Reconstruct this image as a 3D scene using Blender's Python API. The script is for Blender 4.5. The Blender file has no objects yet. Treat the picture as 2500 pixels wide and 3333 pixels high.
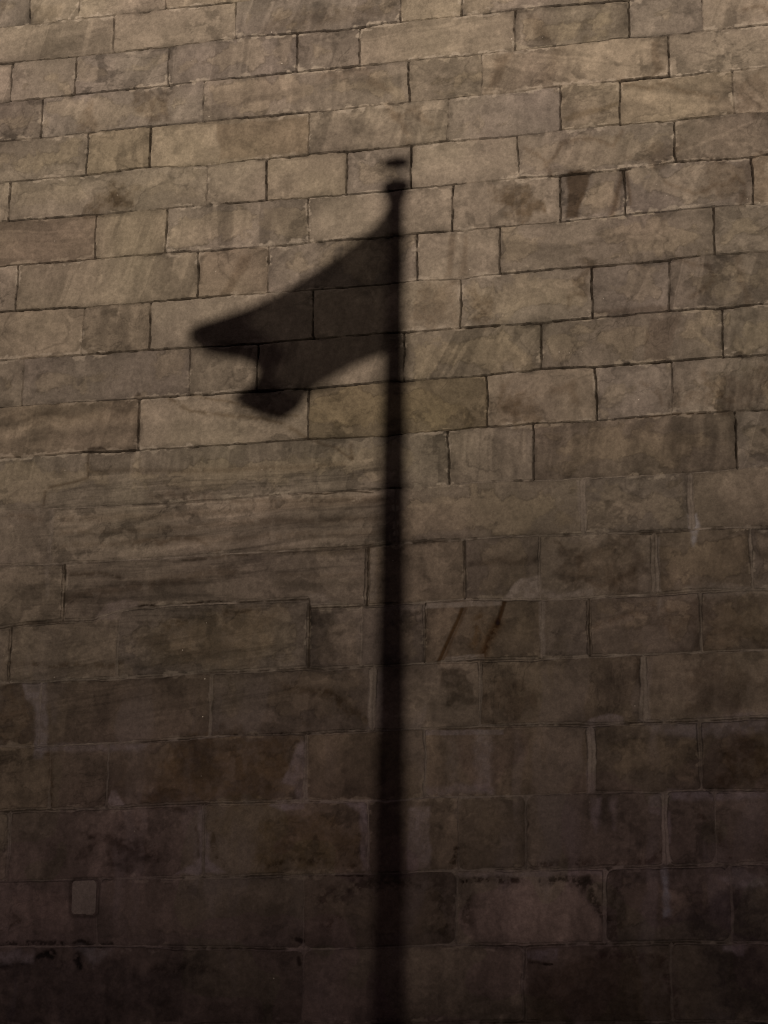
# Night: the shadow of a flag on its pole, thrown by a floodlight onto an old ashlar wall.
# Units are metres; the wall face is the plane y = 0, seen from y < 0; z is up.
import bpy, bmesh, math, random
import numpy as np
from mathutils import Vector, Matrix

CAM_RIGHT = [0.974124, 0.225936, 0.005986]
CAM_UP = [0.055253, -0.263737, 0.963011]
CAM_FWD = [-0.219158, 0.937761, 0.269396]
LENS = 54.25
POLE_STEPS = [(2.2, .059), (3.0, .056), (4.0, .052), (5.0, .048), (5.60, .046), (5.74, .045), (5.86, .040), (6.3, .037), (6.85, .034)]
WEAVE = .068
LAMP_W = 132000; LAMP_RGB = (1.0, .84, .71); LAMP_R = .074; LAMP_HALF = 39.0
NIGHT = (.64, .45, .46)
FLAG_TOP_SHADOW = [(-2.76,6.925),(-2.793,6.885),(-2.83,6.814),(-2.879,6.752),(-2.949,6.696),(-3.099,6.586),(-3.289,6.474),(-3.434,6.392),(-3.543,6.316),(-3.602,6.242)]
FLAG_BOTTOM_SHADOW = [(-2.755,5.954),(-2.787,5.967),(-2.835,5.96),(-2.902,5.94),(-2.996,5.905),(-3.144,5.83),(-3.232,5.781),(-3.264,5.734),(-3.296,5.678),(-3.354,5.638)]
FLAG_HOIST_SHADOW = [(-2.76,6.925),(-2.77,6.797),(-2.786,6.698),(-2.796,6.6),(-2.801,6.431),(-2.8,6.263),(-2.788,6.15),(-2.772,6.066),(-2.761,6.009),(-2.755,5.954)]
FLAG_FLY_SHADOW = [(-3.602,6.242),(-3.691,6.243),(-3.802,6.251),(-3.919,6.244),(-3.973,6.197),(-3.954,6.116),(-3.857,6.041),(-3.729,6.012),(-3.646,5.992),(-3.582,5.959),(-3.548,5.917),(-3.561,5.874),(-3.604,5.838),(-3.658,5.817),(-3.718,5.782),(-3.645,5.708),(-3.528,5.645),(-3.413,5.604),(-3.354,5.638)]
SHAFT_SHADOW = [(-2.746,6.852),(-2.741,5.87),(-2.744,5.327),(-2.753,4.535),(-2.765,3.768),(-2.768,3.026),(-2.77,2.426)]
FINIAL_SHADOW = [(-2.755,6.967),(-2.747,7.01),(-2.755,7.083),(-2.756,7.155),(-2.756,7.184)]
BEDS = [[(-5.243,8.275),(-4.732,8.28),(-4.171,8.279),(-3.748,8.274)],[(-5.23,8.033),(-4.508,8.023),(-4.133,8.026),(-3.743,8.038),(-3.357,8.025),(-2.97,8.021),(-2.824,8.032),(-2.358,8.028),(-2.049,8.034),(-1.392,8.018)],[(-5.215,7.77),(-4.932,7.768),(-4.739,7.772),(-4.148,7.772),(-3.923,7.775),(-3.366,7.773),(-2.967,7.773),(-2.823,7.772),(-2.67,7.774),(-2.25,7.77),(-2.051,7.774),(-1.381,7.777),(-1.165,7.768),(-0.947,7.775),(-0.599,7.78)],[(-5.201,7.511),(-4.934,7.509),(-4.64,7.513),(-4.241,7.516),(-3.924,7.517),(-3.272,7.505),(-2.821,7.509),(-2.491,7.507),(-2.232,7.51),(-1.793,7.516),(-1.456,7.513),(-1.153,7.515),(-0.828,7.515),(-0.609,7.515)],[(-5.187,7.238),(-4.657,7.239),(-4.246,7.251),(-3.888,7.234),(-3.526,7.238),(-3.268,7.242),(-3.046,7.235),(-2.819,7.234),(-2.655,7.235),(-2.423,7.241),(-2.038,7.238),(-1.797,7.243),(-1.435,7.247),(-1.148,7.241),(-0.804,7.251),(-0.619,7.244)],[(-5.173,6.988),(-4.553,6.977),(-4.128,6.977),(-3.886,6.976),(-3.52,6.971),(-3.264,6.965),(-3.043,6.965),(-2.818,6.965),(-2.654,6.967),(-2.41,6.97),(-2.035,6.974),(-1.796,6.969),(-1.433,6.971),(-1.129,6.985),(-0.732,6.974),(-0.629,6.981)],[(-5.157,6.696),(-5.034,6.698),(-4.562,6.696),(-4.127,6.694),(-3.92,6.688),(-3.5,6.681),(-3.259,6.686),(-2.816,6.681),(-2.64,6.688),(-2.411,6.685),(-2.157,6.686),(-1.748,6.683),(-1.395,6.699),(-0.958,6.698),(-0.641,6.689)],[(-5.142,6.408),(-5.049,6.407),(-4.615,6.399),(-4.202,6.397),(-3.926,6.401),(-3.495,6.397),(-3.228,6.393),(-2.814,6.393),(-2.612,6.398),(-2.371,6.39),(-2.146,6.402),(-1.635,6.401),(-1.214,6.409),(-0.941,6.416),(-0.651,6.41)],[(-5.126,6.109),(-4.617,6.103),(-4.197,6.1),(-3.954,6.096),(-3.557,6.089),(-3.223,6.097),(-2.812,6.094),(-2.697,6.093),(-2.364,6.095),(-1.926,6.091),(-1.62,6.098),(-1.192,6.105),(-0.919,6.097),(-0.663,6.103)],[(-5.11,5.814),(-4.989,5.817),(-4.257,5.811),(-3.951,5.809),(-3.551,5.804),(-3.251,5.802),(-2.81,5.806),(-2.691,5.806),(-2.545,5.807),(-2.234,5.806),(-1.916,5.821),(-1.625,5.808),(-1.225,5.811),(-0.898,5.814),(-0.674,5.81)],[(-5.093,5.502),(-4.633,5.504),(-4.26,5.499),(-3.585,5.497),(-3.247,5.5),(-2.808,5.487),(-2.676,5.495),(-2.44,5.496),(-2.218,5.505),(-1.972,5.505),(-1.613,5.499),(-1.196,5.506),(-0.859,5.501),(-0.686,5.497)],[(-5.076,5.186),(-4.793,5.183),(-4.498,5.175),(-3.959,5.171),(-3.349,5.186),(-2.807,5.178),(-2.531,5.178),(-2.362,5.186),(-1.95,5.177),(-1.695,5.177),(-1.131,5.166),(-0.699,5.178)],[(-5.058,4.86),(-4.777,4.851),(-4.085,4.85),(-3.678,4.856),(-3.41,4.855),(-2.986,4.853),(-2.805,4.865),(-2.622,4.865),(-2.324,4.87),(-1.966,4.869),(-1.713,4.863),(-1.326,4.854),(-1.029,4.856),(-0.711,4.846)],[(-5.038,4.488),(-4.955,4.5),(-4.663,4.514),(-4.484,4.511),(-4.308,4.561),(-4.185,4.572),(-3.671,4.574),(-3.227,4.576),(-3.221,4.526),(-2.904,4.519),(-2.802,4.516),(-2.595,4.527),(-2.351,4.526),(-1.933,4.506),(-1.682,4.504),(-1.334,4.507),(-1.101,4.513),(-0.724,4.508)],[(-5.021,4.177),(-4.758,4.172),(-4.334,4.176),(-3.782,4.183),(-3.227,4.188),(-3.135,4.174),(-2.8,4.186),(-2.582,4.187),(-2.276,4.19),(-1.937,4.185),(-1.687,4.187),(-1.086,4.184),(-0.737,4.179)],[(-5.002,3.813),(-4.754,3.805),(-4.185,3.811),(-3.785,3.824),(-3.234,3.825),(-2.798,3.828),(-2.581,3.827),(-2.291,3.832),(-1.978,3.829),(-1.669,3.82),(-1.243,3.817),(-0.75,3.821)],[(-4.982,3.447),(-4.372,3.451),(-3.801,3.458),(-3.228,3.452),(-2.895,3.447),(-2.796,3.442),(-2.543,3.457),(-2.106,3.45),(-1.676,3.457),(-1.373,3.453),(-1.073,3.449),(-0.765,3.44)],[(-4.961,3.063),(-4.557,3.065),(-3.803,3.06),(-3.235,3.06),(-2.793,3.061),(-2.406,3.067),(-2.048,3.064),(-1.623,3.063),(-1.323,3.063),(-0.967,3.065),(-0.779,3.068)],[(-4.942,2.706),(-4.302,2.702),(-3.676,2.679),(-3.229,2.67),(-2.791,2.671),(-2.407,2.683),(-2.052,2.671),(-1.619,2.676),(-1.215,2.678),(-0.795,2.665)]]
JOINTS = {0:[(-5.053,'n'),(-4.735,'n'),(-4.181,'n')],1:[(-4.501,'n'),(-3.737,'n'),(-2.721,'n'),(-2.356,'n')],2:[(-5.15,'n'),(-4.736,'n'),(-4.144,'n'),(-3.354,'n'),(-2.969,'n'),(-2.045,'n'),(-1.387,'n'),(-0.962,'n')],3:[(-4.937,'n'),(-3.922,'n'),(-2.67,'n'),(-2.242,'n'),(-1.163,'n')],4:[(-4.64,'n'),(-4.245,'n'),(-3.27,'n'),(-2.437,'n'),(-1.787,'n'),(-1.448,'n'),(-0.812,'n')],5:[(-5.121,'n'),(-3.887,'n'),(-3.52,'n'),(-3.044,'n'),(-2.657,'n'),(-2.036,'n'),(-1.141,'n')],6:[(-4.562,'n'),(-4.126,'n'),(-3.262,'n'),(-2.413,'n'),(-1.796,'n'),(-1.431,'n'),(-0.724,'n')],7:[(-5.044,'n'),(-3.925,'n'),(-3.495,'n'),(-2.618,'n'),(-2.145,'n'),(-0.942,'n')],8:[(-4.614,'n'),(-4.203,'n'),(-3.225,'n'),(-2.367,'n'),(-1.63,'n'),(-1.198,'n')],9:[(-4.976,'n'),(-3.955,'n'),(-3.551,'n'),(-2.696,'n'),(-1.917,'n'),(-0.911,'n')],10:[(-4.257,'n'),(-3.246,'n'),(-2.225,'n'),(-1.618,'n'),(-1.202,'n')],11:[(-2.44,'n'),(-1.966,'n'),(-0.858,'n')],12:[(-4.754,'h'),(-2.737,'m'),(-1.695,'w'),(-1.115,'w')],13:[(-4.66,'n'),(-2.9,'n'),(-2.351,'n'),(-1.941,'m'),(-1.318,'w')],14:[(-4.971,'n'),(-4.327,'h'),(-3.224,'n'),(-2.923,'h'),(-2.575,'n'),(-1.935,'h'),(-1.677,'n'),(-1.081,'m')],15:[(-4.776,'h'),(-3.777,'m'),(-2.861,'w'),(-2.272,'m'),(-1.393,'w')],16:[(-4.699,'h'),(-4.358,'m'),(-3.226,'m'),(-2.574,'m'),(-1.678,'w'),(-1.108,'m')],17:[(-4.925,'m'),(-3.793,'m'),(-2.881,'m'),(-2.393,'h'),(-2.034,'m'),(-1.299,'w'),(-1.041,'h')],18:[(-4.389,'h'),(-3.232,'h'),(-2.402,'m'),(-1.62,'m'),(-0.972,'h')],19:[(-3.226,'h'),(-2.047,'m'),(-1.291,'h')]}
AREAS = [([(-1.748,6.984),(-1.617,6.98),(-1.703,6.701),(-1.766,6.704)],0.018,0.01,(0.56,0.48,0.4)),
([(-1.598,6.973),(-1.467,6.972),(-1.525,6.719),(-1.687,6.705)],0.018,0.01,(1.12,1.1,1.04)),
([(-2.147,7.749),(-2.062,7.758),(-2.148,7.559),(-2.227,7.529)],0.035,0.015,(0.72,0.68,0.64)),
([(-1.809,7.757),(-1.75,7.756),(-1.839,7.541),(-1.919,7.532)],0.035,0.015,(0.84,0.82,0.8)),
([(-1.25,7.754),(-1.197,7.757),(-1.208,7.547),(-1.261,7.532)],0.025,0.02,(0.76,0.72,0.68)),
([(-4.401,7.774),(-4.119,7.763),(-4.123,7.534),(-4.256,7.547),(-4.368,7.661)],0.04,0.035,(0.74,0.7,0.66)),
([(-4.649,7.739),(-4.605,7.734),(-4.59,7.512),(-4.713,7.518)],0.03,0.025,(0.8,0.76,0.72)),
([(-3.84,7.482),(-3.274,7.484),(-3.271,7.248),(-3.806,7.256)],0.015,0.01,(0.84,0.8,0.76)),
([(-4.552,7.149),(-4.349,7.16),(-4.3,6.978),(-4.646,6.988)],0.055,0.05,(0.7,0.66,0.6)),
([(-4.478,7.127),(-4.415,7.136),(-4.394,7.031),(-4.486,7.033)],0.035,0.03,(0.78,0.74,0.68)),
([(-3.667,6.646),(-3.589,6.648),(-3.7,6.405),(-3.778,6.406)],0.03,0.015,(0.82,0.78,0.74)),
([(-2.43,6.667),(-2.395,6.667),(-2.425,6.411),(-2.462,6.408)],0.02,0.01,(0.76,0.72,0.68)),
([(-2.349,6.646),(-2.32,6.649),(-2.339,6.415),(-2.382,6.413)],0.02,0.01,(0.84,0.8,0.76)),
([(-2.179,6.942),(-1.927,6.891),(-1.881,6.717),(-2.127,6.762)],0.066,0.06,(0.72,0.66,0.58)),
([(-1.305,6.062),(-1.134,6.076),(-1.207,5.823),(-1.365,5.819)],0.025,0.015,(0.78,0.74,0.72)),
([(-1.619,6.147),(-1.191,6.14),(-1.192,6.097),(-1.62,6.108)],0.025,0.01,(0.76,0.72,0.68)),
([(-1.778,7.324),(-1.453,7.386),(-1.454,7.357),(-1.746,7.289)],0.02,0.01,(0.82,0.78,0.7)),
([(-1.981,7.997),(-1.914,7.995),(-1.83,7.788),(-1.895,7.787)],0.03,0.015,(0.8,0.77,0.74)),
([(-5.253,8.462),(-5.222,8.458),(-5.246,8.335)],0.035,0.015,(0.66,0.62,0.58)),
([(-5.067,8.377),(-4.856,8.385),(-4.866,8.277),(-5.017,8.284)],0.04,0.03,(0.88,0.86,0.82)),
([(-3.473,8.166),(-2.738,8.158),(-2.738,8.083),(-3.585,8.041)],0.06,0.025,(0.84,0.81,0.77)),
([(-1.671,6.448),(-1.619,6.43),(-1.635,6.252),(-1.766,6.18)],0.045,0.04,(0.74,0.7,0.66)),
([(-2.303,6.334),(-2.184,6.269),(-2.211,6.133),(-2.29,6.139)],0.045,0.055,(0.8,0.76,0.7)),
([(-2.201,5.641),(-1.916,5.675),(-1.892,5.486),(-2.202,5.547)],0.066,0.076,(0.8,0.76,0.7)),
([(-2.623,6.36),(-2.422,6.358),(-2.396,6.12),(-2.622,6.137)],0.055,0.066,(0.86,0.82,0.78)),
([(-1.397,7.067),(-1.11,7.124),(-1.113,7.011),(-1.295,7.0)],0.045,0.06,(0.84,0.8,0.76)),
([(-1.062,6.992),(-0.63,6.965),(-0.64,6.716),(-0.891,6.711)],0.066,0.076,(0.84,0.8,0.77)),
([(-0.814,7.462),(-0.61,7.498),(-0.618,7.272),(-0.744,7.256)],0.055,0.066,(0.82,0.79,0.76)),
([(-1.228,5.627),(-0.678,5.72),(-0.686,5.51),(-1.08,5.524)],0.066,0.076,(0.84,0.8,0.77)),
([(-1.901,4.829),(-1.336,4.824),(-1.356,4.518),(-1.804,4.566)],0.066,0.086,(0.74,0.7,0.66)),
([(-1.713,4.754),(-1.524,4.77),(-1.528,4.578),(-1.702,4.612)],0.055,0.05,(1.22,1.2,1.16)),
([(-2.335,4.748),(-1.952,4.749),(-1.953,4.712),(-2.335,4.717)],0.025,0.013,(0.74,0.7,0.66)),
([(-2.49,4.137),(-2.337,4.157),(-2.287,4.003),(-2.414,3.957),(-2.503,4.062)],0.04,0.055,(0.62,0.6,0.56)),
([(-1.41,3.821),(-1.4,4.155),(-1.439,4.157),(-1.422,3.821)],0.025,0.025,(0.8,0.76,0.72)),
([(-5.108,5.785),(-4.257,5.806),(-4.253,5.685),(-5.104,5.7)],0.076,0.05,(0.86,0.84,0.82)),
([(-3.485,3.339),(-3.124,3.379),(-2.919,3.275),(-2.918,3.127),(-3.479,3.09)],0.076,0.066,(0.9,0.82,0.62)),
([(-4.568,3.316),(-4.111,3.254),(-4.106,3.103),(-4.292,3.107)],0.066,0.101,(0.68,0.64,0.62)),
([(-3.918,3.833),(-3.286,3.812),(-3.358,3.485),(-4.172,3.47)],0.076,0.066,(0.92,0.8,0.58)),
([(-0.892,3.802),(-0.751,3.797),(-0.764,3.46),(-1.046,3.468)],0.076,0.05,(0.72,0.62,0.5)),
([(-5.02,4.161),(-4.887,4.161),(-4.814,4.021),(-4.795,3.817),(-5.002,3.818)],0.035,0.025,(0.9,0.8,0.7)),
([(-4.207,4.419),(-3.671,4.552),(-3.35,4.511),(-3.504,4.257),(-3.984,4.225)],0.101,0.05,(1.0,0.93,0.82)),
([(-3.35,4.485),(-3.224,4.557),(-3.219,4.219),(-3.371,4.199)],0.055,0.04,(1.18,1.18,1.18)),
([(-2.836,6.098),(-2.729,6.09),(-2.729,6.035),(-2.836,6.043)],0.025,0.025,(0.9,0.9,0.9)),
([(-4.582,5.503),(-4.541,5.542),(-4.456,5.523),(-4.427,5.499)],0.013,0.01,(0.45,0.43,0.42)),
([(-4.299,5.814),(-4.267,5.846),(-4.213,5.814)],0.013,0.01,(0.6,0.57,0.54)),
([(-0.859,5.792),(-0.82,5.845),(-0.767,5.801)],0.013,0.013,(0.5,0.48,0.46)),
([(-1.359,4.405),(-0.726,4.462),(-0.736,4.189),(-1.047,4.203)],0.101,0.101,(0.86,0.8,0.74)),
([(-3.522,5.105),(-2.803,5.09),(-2.802,4.878),(-3.411,4.897)],0.101,0.076,(0.92,0.92,0.92)),
([(-1.985,4.142),(-1.415,4.143),(-1.417,4.019),(-1.986,4.016)],0.06,0.076,(0.86,0.86,0.88)),
([(-2.237,4.051),(-1.986,4.067),(-1.988,3.891),(-2.213,3.874)],0.066,0.076,(0.8,0.74,0.7)),
([(-1.196,4.109),(-0.928,4.148),(-0.789,3.994),(-0.986,3.854),(-1.127,3.958)],0.055,0.091,(0.84,0.8,0.76)),
([(-4.941,2.694),(-4.459,2.662),(-4.141,2.609),(-3.83,2.654),(-3.819,2.286),(-4.919,2.293)],0.126,0.101,(0.72,0.72,0.78)),
([(-1.207,2.877),(-0.782,2.986),(-0.81,2.266),(-1.038,2.268)],0.126,0.126,(0.66,0.64,0.72)),
([(-2.003,2.583),(-1.309,2.597),(-1.283,2.269),(-2.03,2.274)],0.06,0.05,(0.82,0.76,0.68)),
([(-4.903,2.994),(-4.556,3.05),(-4.547,2.85),(-4.786,2.816)],0.05,0.066,(1.15,1.12,1.1)),
([(-2.293,2.98),(-1.755,2.982),(-1.674,2.79),(-1.664,2.684),(-2.343,2.694)],0.045,0.035,(1.22,1.2,1.18)),
([(-2.664,2.658),(-2.05,2.649),(-2.054,2.274),(-2.675,2.278)],0.02,0.013,(1.25,1.25,1.2))]
LINES = [([(-1.442,6.958),(-1.507,6.706)],0.0227,0.005,(0.5,0.44,0.38),0.0),
([(-1.421,6.942),(-1.399,6.758)],0.0126,0.005,(0.6,0.54,0.48),0.0),
([(-4.075,5.793),(-3.948,5.712),(-3.534,5.642),(-3.397,5.6),(-3.25,5.508)],0.0151,0.01,(0.62,0.58,0.52),0.25),
([(-3.937,5.803),(-3.645,5.735),(-3.316,5.636)],0.0126,0.01,(0.72,0.68,0.62),0.3),
([(-3.233,5.499),(-3.112,5.445),(-2.991,5.369)],0.0126,0.01,(0.6,0.56,0.52),0.2),
([(-2.992,5.451),(-2.991,5.364)],0.0151,0.008,(0.62,0.58,0.54),0.2),
([(-4.535,5.389),(-3.882,5.354),(-3.311,5.335),(-3.044,5.335)],0.0227,0.008,(0.72,0.69,0.66),0.15),
([(-4.733,5.114),(-4.231,5.099),(-3.82,5.1),(-3.308,5.114),(-2.804,5.111)],0.0302,0.01,(0.74,0.71,0.68),0.2),
([(-4.701,5.035),(-4.229,5.02),(-3.737,5.028),(-3.28,5.026),(-2.803,5.01)],0.0252,0.01,(0.74,0.71,0.68),0.2),
([(-4.726,4.955),(-4.226,4.95),(-3.681,4.947),(-2.802,4.931)],0.0252,0.013,(0.84,0.81,0.78),0.3),
([(-3.686,5.16),(-3.308,5.143),(-2.804,5.124)],0.0202,0.008,(0.66,0.63,0.6),0.2),
([(-3.349,5.181),(-3.255,5.186),(-3.148,5.169),(-3.016,5.188),(-2.87,5.163)],0.0101,0.008,(0.38,0.35,0.32),0.1),
([(-4.153,5.217),(-3.96,5.217),(-3.809,5.197)],0.0302,0.02,(0.66,0.62,0.6),0.45),
([(-4.253,4.924),(-4.198,4.948),(-3.898,4.951),(-3.76,4.876)],0.0176,0.02,(0.68,0.64,0.6),0.4),
([(-3.41,4.863),(-3.144,4.833),(-2.88,4.84)],0.0227,0.015,(0.62,0.6,0.56),0.3),
([(-3.949,4.832),(-3.624,4.847),(-2.881,4.861)],0.0126,0.008,(0.55,0.52,0.48),0.25),
([(-4.642,4.647),(-4.353,4.679),(-4.135,4.703),(-3.891,4.736),(-3.676,4.749)],0.0403,0.013,(0.68,0.64,0.6),0.15),
([(-3.406,4.666),(-3.141,4.653),(-2.905,4.654)],0.0353,0.01,(0.74,0.74,0.72),0.2),
([(-3.408,4.725),(-3.142,4.7),(-2.905,4.699)],0.0176,0.01,(0.78,0.76,0.74),0.2),
([(-4.62,4.786),(-4.454,4.783),(-4.329,4.753)],0.0151,0.013,(0.5,0.46,0.42),0.2),
([(-4.212,4.568),(-4.103,4.576),(-3.941,4.581),(-3.671,4.574)],0.0176,0.013,(0.34,0.3,0.27),0.15),
([(-3.671,4.574),(-3.227,4.576),(-3.224,4.526)],0.0101,0.003,(0.34,0.3,0.27),0.0),
([(-3.227,4.558),(-3.224,4.193)],0.0101,0.003,(0.5,0.46,0.42),0.0),
([(-3.227,4.526),(-2.904,4.521)],0.0076,0.003,(0.45,0.42,0.38),0.0),
([(-4.045,4.459),(-3.831,4.507),(-3.51,4.524)],0.0302,0.015,(0.72,0.68,0.62),0.3),
([(-4.971,4.284),(-4.665,4.258),(-4.309,4.251)],0.0227,0.01,(0.64,0.6,0.55),0.2),
([(-4.955,4.5),(-4.872,4.513),(-4.663,4.514)],0.0101,0.005,(0.5,0.46,0.42),0.1),
([(-4.553,5.487),(-4.547,5.351),(-4.659,5.327),(-4.776,5.307),(-4.803,5.284),(-4.81,5.19)],0.0101,0.005,(0.58,0.54,0.5),0.1),
([(-5.074,5.158),(-4.832,5.125)],0.0227,0.013,(0.74,0.7,0.66),0.3),
([(-2.364,4.477),(-2.498,4.189)],0.0227,0.003,(0.45,0.34,0.22),0.0),
([(-2.344,4.477),(-2.475,4.188)],0.0101,0.003,(0.7,0.6,0.5),0.0),
([(-2.13,4.505),(-2.174,4.392)],0.0277,0.005,(0.4,0.29,0.19),0.0),
([(-2.174,4.392),(-2.256,4.214)],0.0202,0.008,(0.5,0.38,0.27),0.1),
([(-2.174,4.392),(-2.215,4.324),(-2.256,4.224)],0.0403,0.01,(0.7,0.58,0.44),0.0),
([(-2.268,4.422),(-2.307,4.257)],0.0353,0.015,(0.78,0.68,0.55),0.2),
([(-2.516,4.407),(-1.681,4.407)],0.0025,0.003,(1,1,1),0.0),
([(-1.677,4.343),(-1.458,4.409),(-1.26,4.418)],0.0252,0.013,(0.8,0.76,0.72),0.2),
([(-3.772,3.826),(-3.286,3.829),(-2.826,3.834)],0.0126,0.005,(0.3,0.26,0.24),0.05),
([(-4.185,3.811),(-3.785,3.821)],0.0101,0.005,(0.45,0.4,0.36),0.2),
([(-2.592,3.828),(-2.263,3.829),(-1.691,3.823)],0.0101,0.005,(0.42,0.38,0.34),0.2),
([(-1.691,3.823),(-0.751,3.819)],0.0076,0.005,(0.6,0.56,0.52),0.2),
([(-1.458,5.502),(-1.307,5.5),(-1.193,5.506),(-0.994,5.5)],0.0176,0.005,(0.34,0.3,0.26),0.2),
([(-3.396,4.097),(-3.081,4.033),(-2.873,3.873)],0.0353,0.02,(0.74,0.7,0.64),0.35),
([(-3.133,4.061),(-2.976,3.928)],0.0302,0.02,(0.78,0.74,0.68),0.3),
([(-3.801,3.448),(-3.79,3.072)],0.0076,0.005,(0.5,0.46,0.44),0.1),
([(-3.222,3.053),(-2.892,3.048)],0.0101,0.008,(0.4,0.36,0.34),0.2),
([(-3.676,2.676),(-2.791,2.669)],0.0076,0.003,(0.45,0.42,0.4),0.1),
([(-3.733,3.37),(-3.736,3.195),(-3.688,3.124)],0.0202,0.015,(0.6,0.56,0.5),0.35),
([(-3.428,3.119),(-3.275,3.14),(-3.121,3.132),(-2.943,3.108),(-2.923,3.176)],0.0202,0.015,(0.55,0.52,0.5),0.3),
([(-4.092,3.443),(-3.906,3.43),(-3.838,3.348),(-3.825,3.172)],0.0126,0.013,(0.66,0.62,0.58),0.35),
([(-2.357,3.013),(-2.243,3.02),(-2.083,3.012)],0.0353,0.013,(0.42,0.39,0.38),0.15),
([(-2.362,3.006),(-2.337,2.897),(-2.343,2.789)],0.0353,0.02,(0.5,0.48,0.46),0.25),
([(-1.954,2.998),(-1.803,3.007),(-1.718,2.993),(-1.672,2.885),(-1.614,2.801)],0.0554,0.023,(0.44,0.43,0.42),0.2),
([(-1.562,3.002),(-1.58,2.695)],0.0403,0.02,(0.62,0.6,0.56),0.3),
([(-2.503,3.021),(-2.466,2.875),(-2.478,2.755)],0.0756,0.03,(0.56,0.54,0.52),0.3),
([(-3.144,2.924),(-3.068,2.959),(-2.967,2.986),(-2.866,3.004)],0.0554,0.023,(0.5,0.46,0.48),0.2),
([(-3.116,2.79),(-3.041,2.825)],0.0353,0.02,(0.6,0.56,0.56),0.3),
([(-2.791,3.014),(-2.615,3.004)],0.0403,0.023,(0.55,0.52,0.5),0.3),
([(-4.942,2.719),(-4.621,2.724),(-4.302,2.71)],0.0353,0.015,(0.45,0.44,0.44),0.15),
([(-4.936,2.607),(-4.776,2.617),(-4.645,2.66)],0.0403,0.023,(0.4,0.4,0.4),0.15),
([(-4.645,2.66),(-4.575,2.602)],0.0353,0.02,(0.6,0.6,0.6),0.2),
([(-4.511,2.651),(-4.488,2.601)],0.0454,0.023,(0.35,0.35,0.36),0.1),
([(-3.268,2.719),(-3.229,2.709)],0.0252,0.008,(0.3,0.28,0.28),0.0),
([(-3.253,2.622),(-3.245,2.586)],0.0252,0.01,(0.35,0.33,0.33),0.0),
([(-4.049,2.588),(-3.88,2.577),(-3.725,2.565)],0.0302,0.023,(0.6,0.58,0.58),0.3),
([(-2.027,2.588),(-1.906,2.579)],0.0151,0.008,(0.35,0.32,0.32),0.1),
([(-1.641,2.613),(-1.333,2.598),(-1.278,2.458),(-1.271,2.269)],0.0353,0.02,(0.62,0.55,0.58),0.2),
([(-1.682,3.004),(-1.67,2.992)],0.0101,0.01,(0.7,0.7,0.7),0.0),
([(-2.403,3.177),(-2.428,3.08)],0.0252,0.013,(0.42,0.39,0.36),0.1),
([(-2.378,3.188),(-2.366,3.091)],0.0202,0.013,(0.5,0.46,0.42),0.2),
([(-2.018,3.386),(-2.029,3.277)],0.0126,0.01,(0.5,0.46,0.43),0.2),
([(-1.997,3.095),(-1.656,3.08),(-1.392,3.089),(-1.331,3.128)],0.0302,0.015,(0.55,0.5,0.48),0.2),
([(-1.122,3.35),(-1.042,3.228),(-0.963,3.108)],0.0252,0.02,(0.6,0.55,0.52),0.25),
([(-1.754,3.006),(-1.634,2.967)],0.0202,0.02,(0.6,0.6,0.6),0.3),
([(-4.432,3.287),(-4.083,3.203)],0.0353,0.04,(0.7,0.66,0.64),0.45),
([(-4.714,3.835),(-4.696,3.627),(-4.678,3.472)],0.0176,0.013,(0.62,0.56,0.5),0.2),
([(-4.946,2.794),(-4.841,2.842),(-4.898,2.893)],0.0151,0.01,(0.6,0.58,0.56),0.2),
([(-1.845,7.067),(-1.777,7.161),(-1.684,7.18),(-1.579,7.17),(-1.488,7.118),(-1.434,7.198)],0.0176,0.02,(0.7,0.66,0.62),0.15),
([(-2.004,7.154),(-1.872,7.07),(-1.846,6.968)],0.0202,0.02,(0.74,0.7,0.66),0.2),
([(-1.44,7.514),(-1.283,7.454),(-1.204,7.475),(-1.024,7.399),(-0.909,7.344)],0.0202,0.023,(0.72,0.68,0.64),0.2),
([(-0.887,6.822),(-0.81,6.857),(-0.773,6.811),(-0.79,6.702)],0.0176,0.018,(0.72,0.68,0.64),0.2),
([(-1.194,6.879),(-1.042,6.781),(-0.912,6.838)],0.0151,0.018,(0.76,0.72,0.68),0.3),
([(-0.722,7.883),(-0.643,7.903),(-0.597,7.84)],0.0202,0.02,(0.72,0.68,0.64),0.2),
([(-0.73,6.946),(-0.665,6.996)],0.0151,0.015,(0.74,0.7,0.66),0.2),
([(-1.156,6.404),(-0.979,6.362),(-0.956,6.278),(-1.06,6.178)],0.0202,0.023,(0.74,0.7,0.66),0.25),
([(-0.826,6.376),(-0.805,6.266),(-0.76,6.127)],0.0302,0.023,(0.74,0.7,0.66),0.25),
([(-2.122,5.744),(-2.149,5.638),(-2.072,5.579),(-2.019,5.683)],0.0302,0.023,(0.74,0.7,0.65),0.2),
([(-1.838,5.683),(-1.735,5.716),(-1.724,5.608)],0.0353,0.025,(0.76,0.72,0.68),0.25),
([(-1.353,5.689),(-1.278,5.631),(-1.23,5.548)],0.0227,0.02,(0.74,0.7,0.66),0.25),
([(-1.023,5.745),(-0.978,5.61),(-0.88,5.55)],0.0252,0.023,(0.74,0.7,0.66),0.25),
([(-1.725,4.742),(-1.74,4.614),(-1.603,4.556),(-1.427,4.649)],0.0252,0.023,(0.7,0.66,0.62),0.2),
([(-2.79,7.494),(-2.707,7.368),(-2.679,7.249)],0.0353,0.03,(0.8,0.76,0.72),0.25),
([(-2.735,7.43),(-2.625,7.448),(-2.543,7.337)],0.0353,0.03,(0.82,0.78,0.74),0.3),
([(-3.182,7.712),(-2.987,7.751),(-2.819,7.629)],0.0403,0.035,(0.84,0.8,0.77),0.3)]
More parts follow.
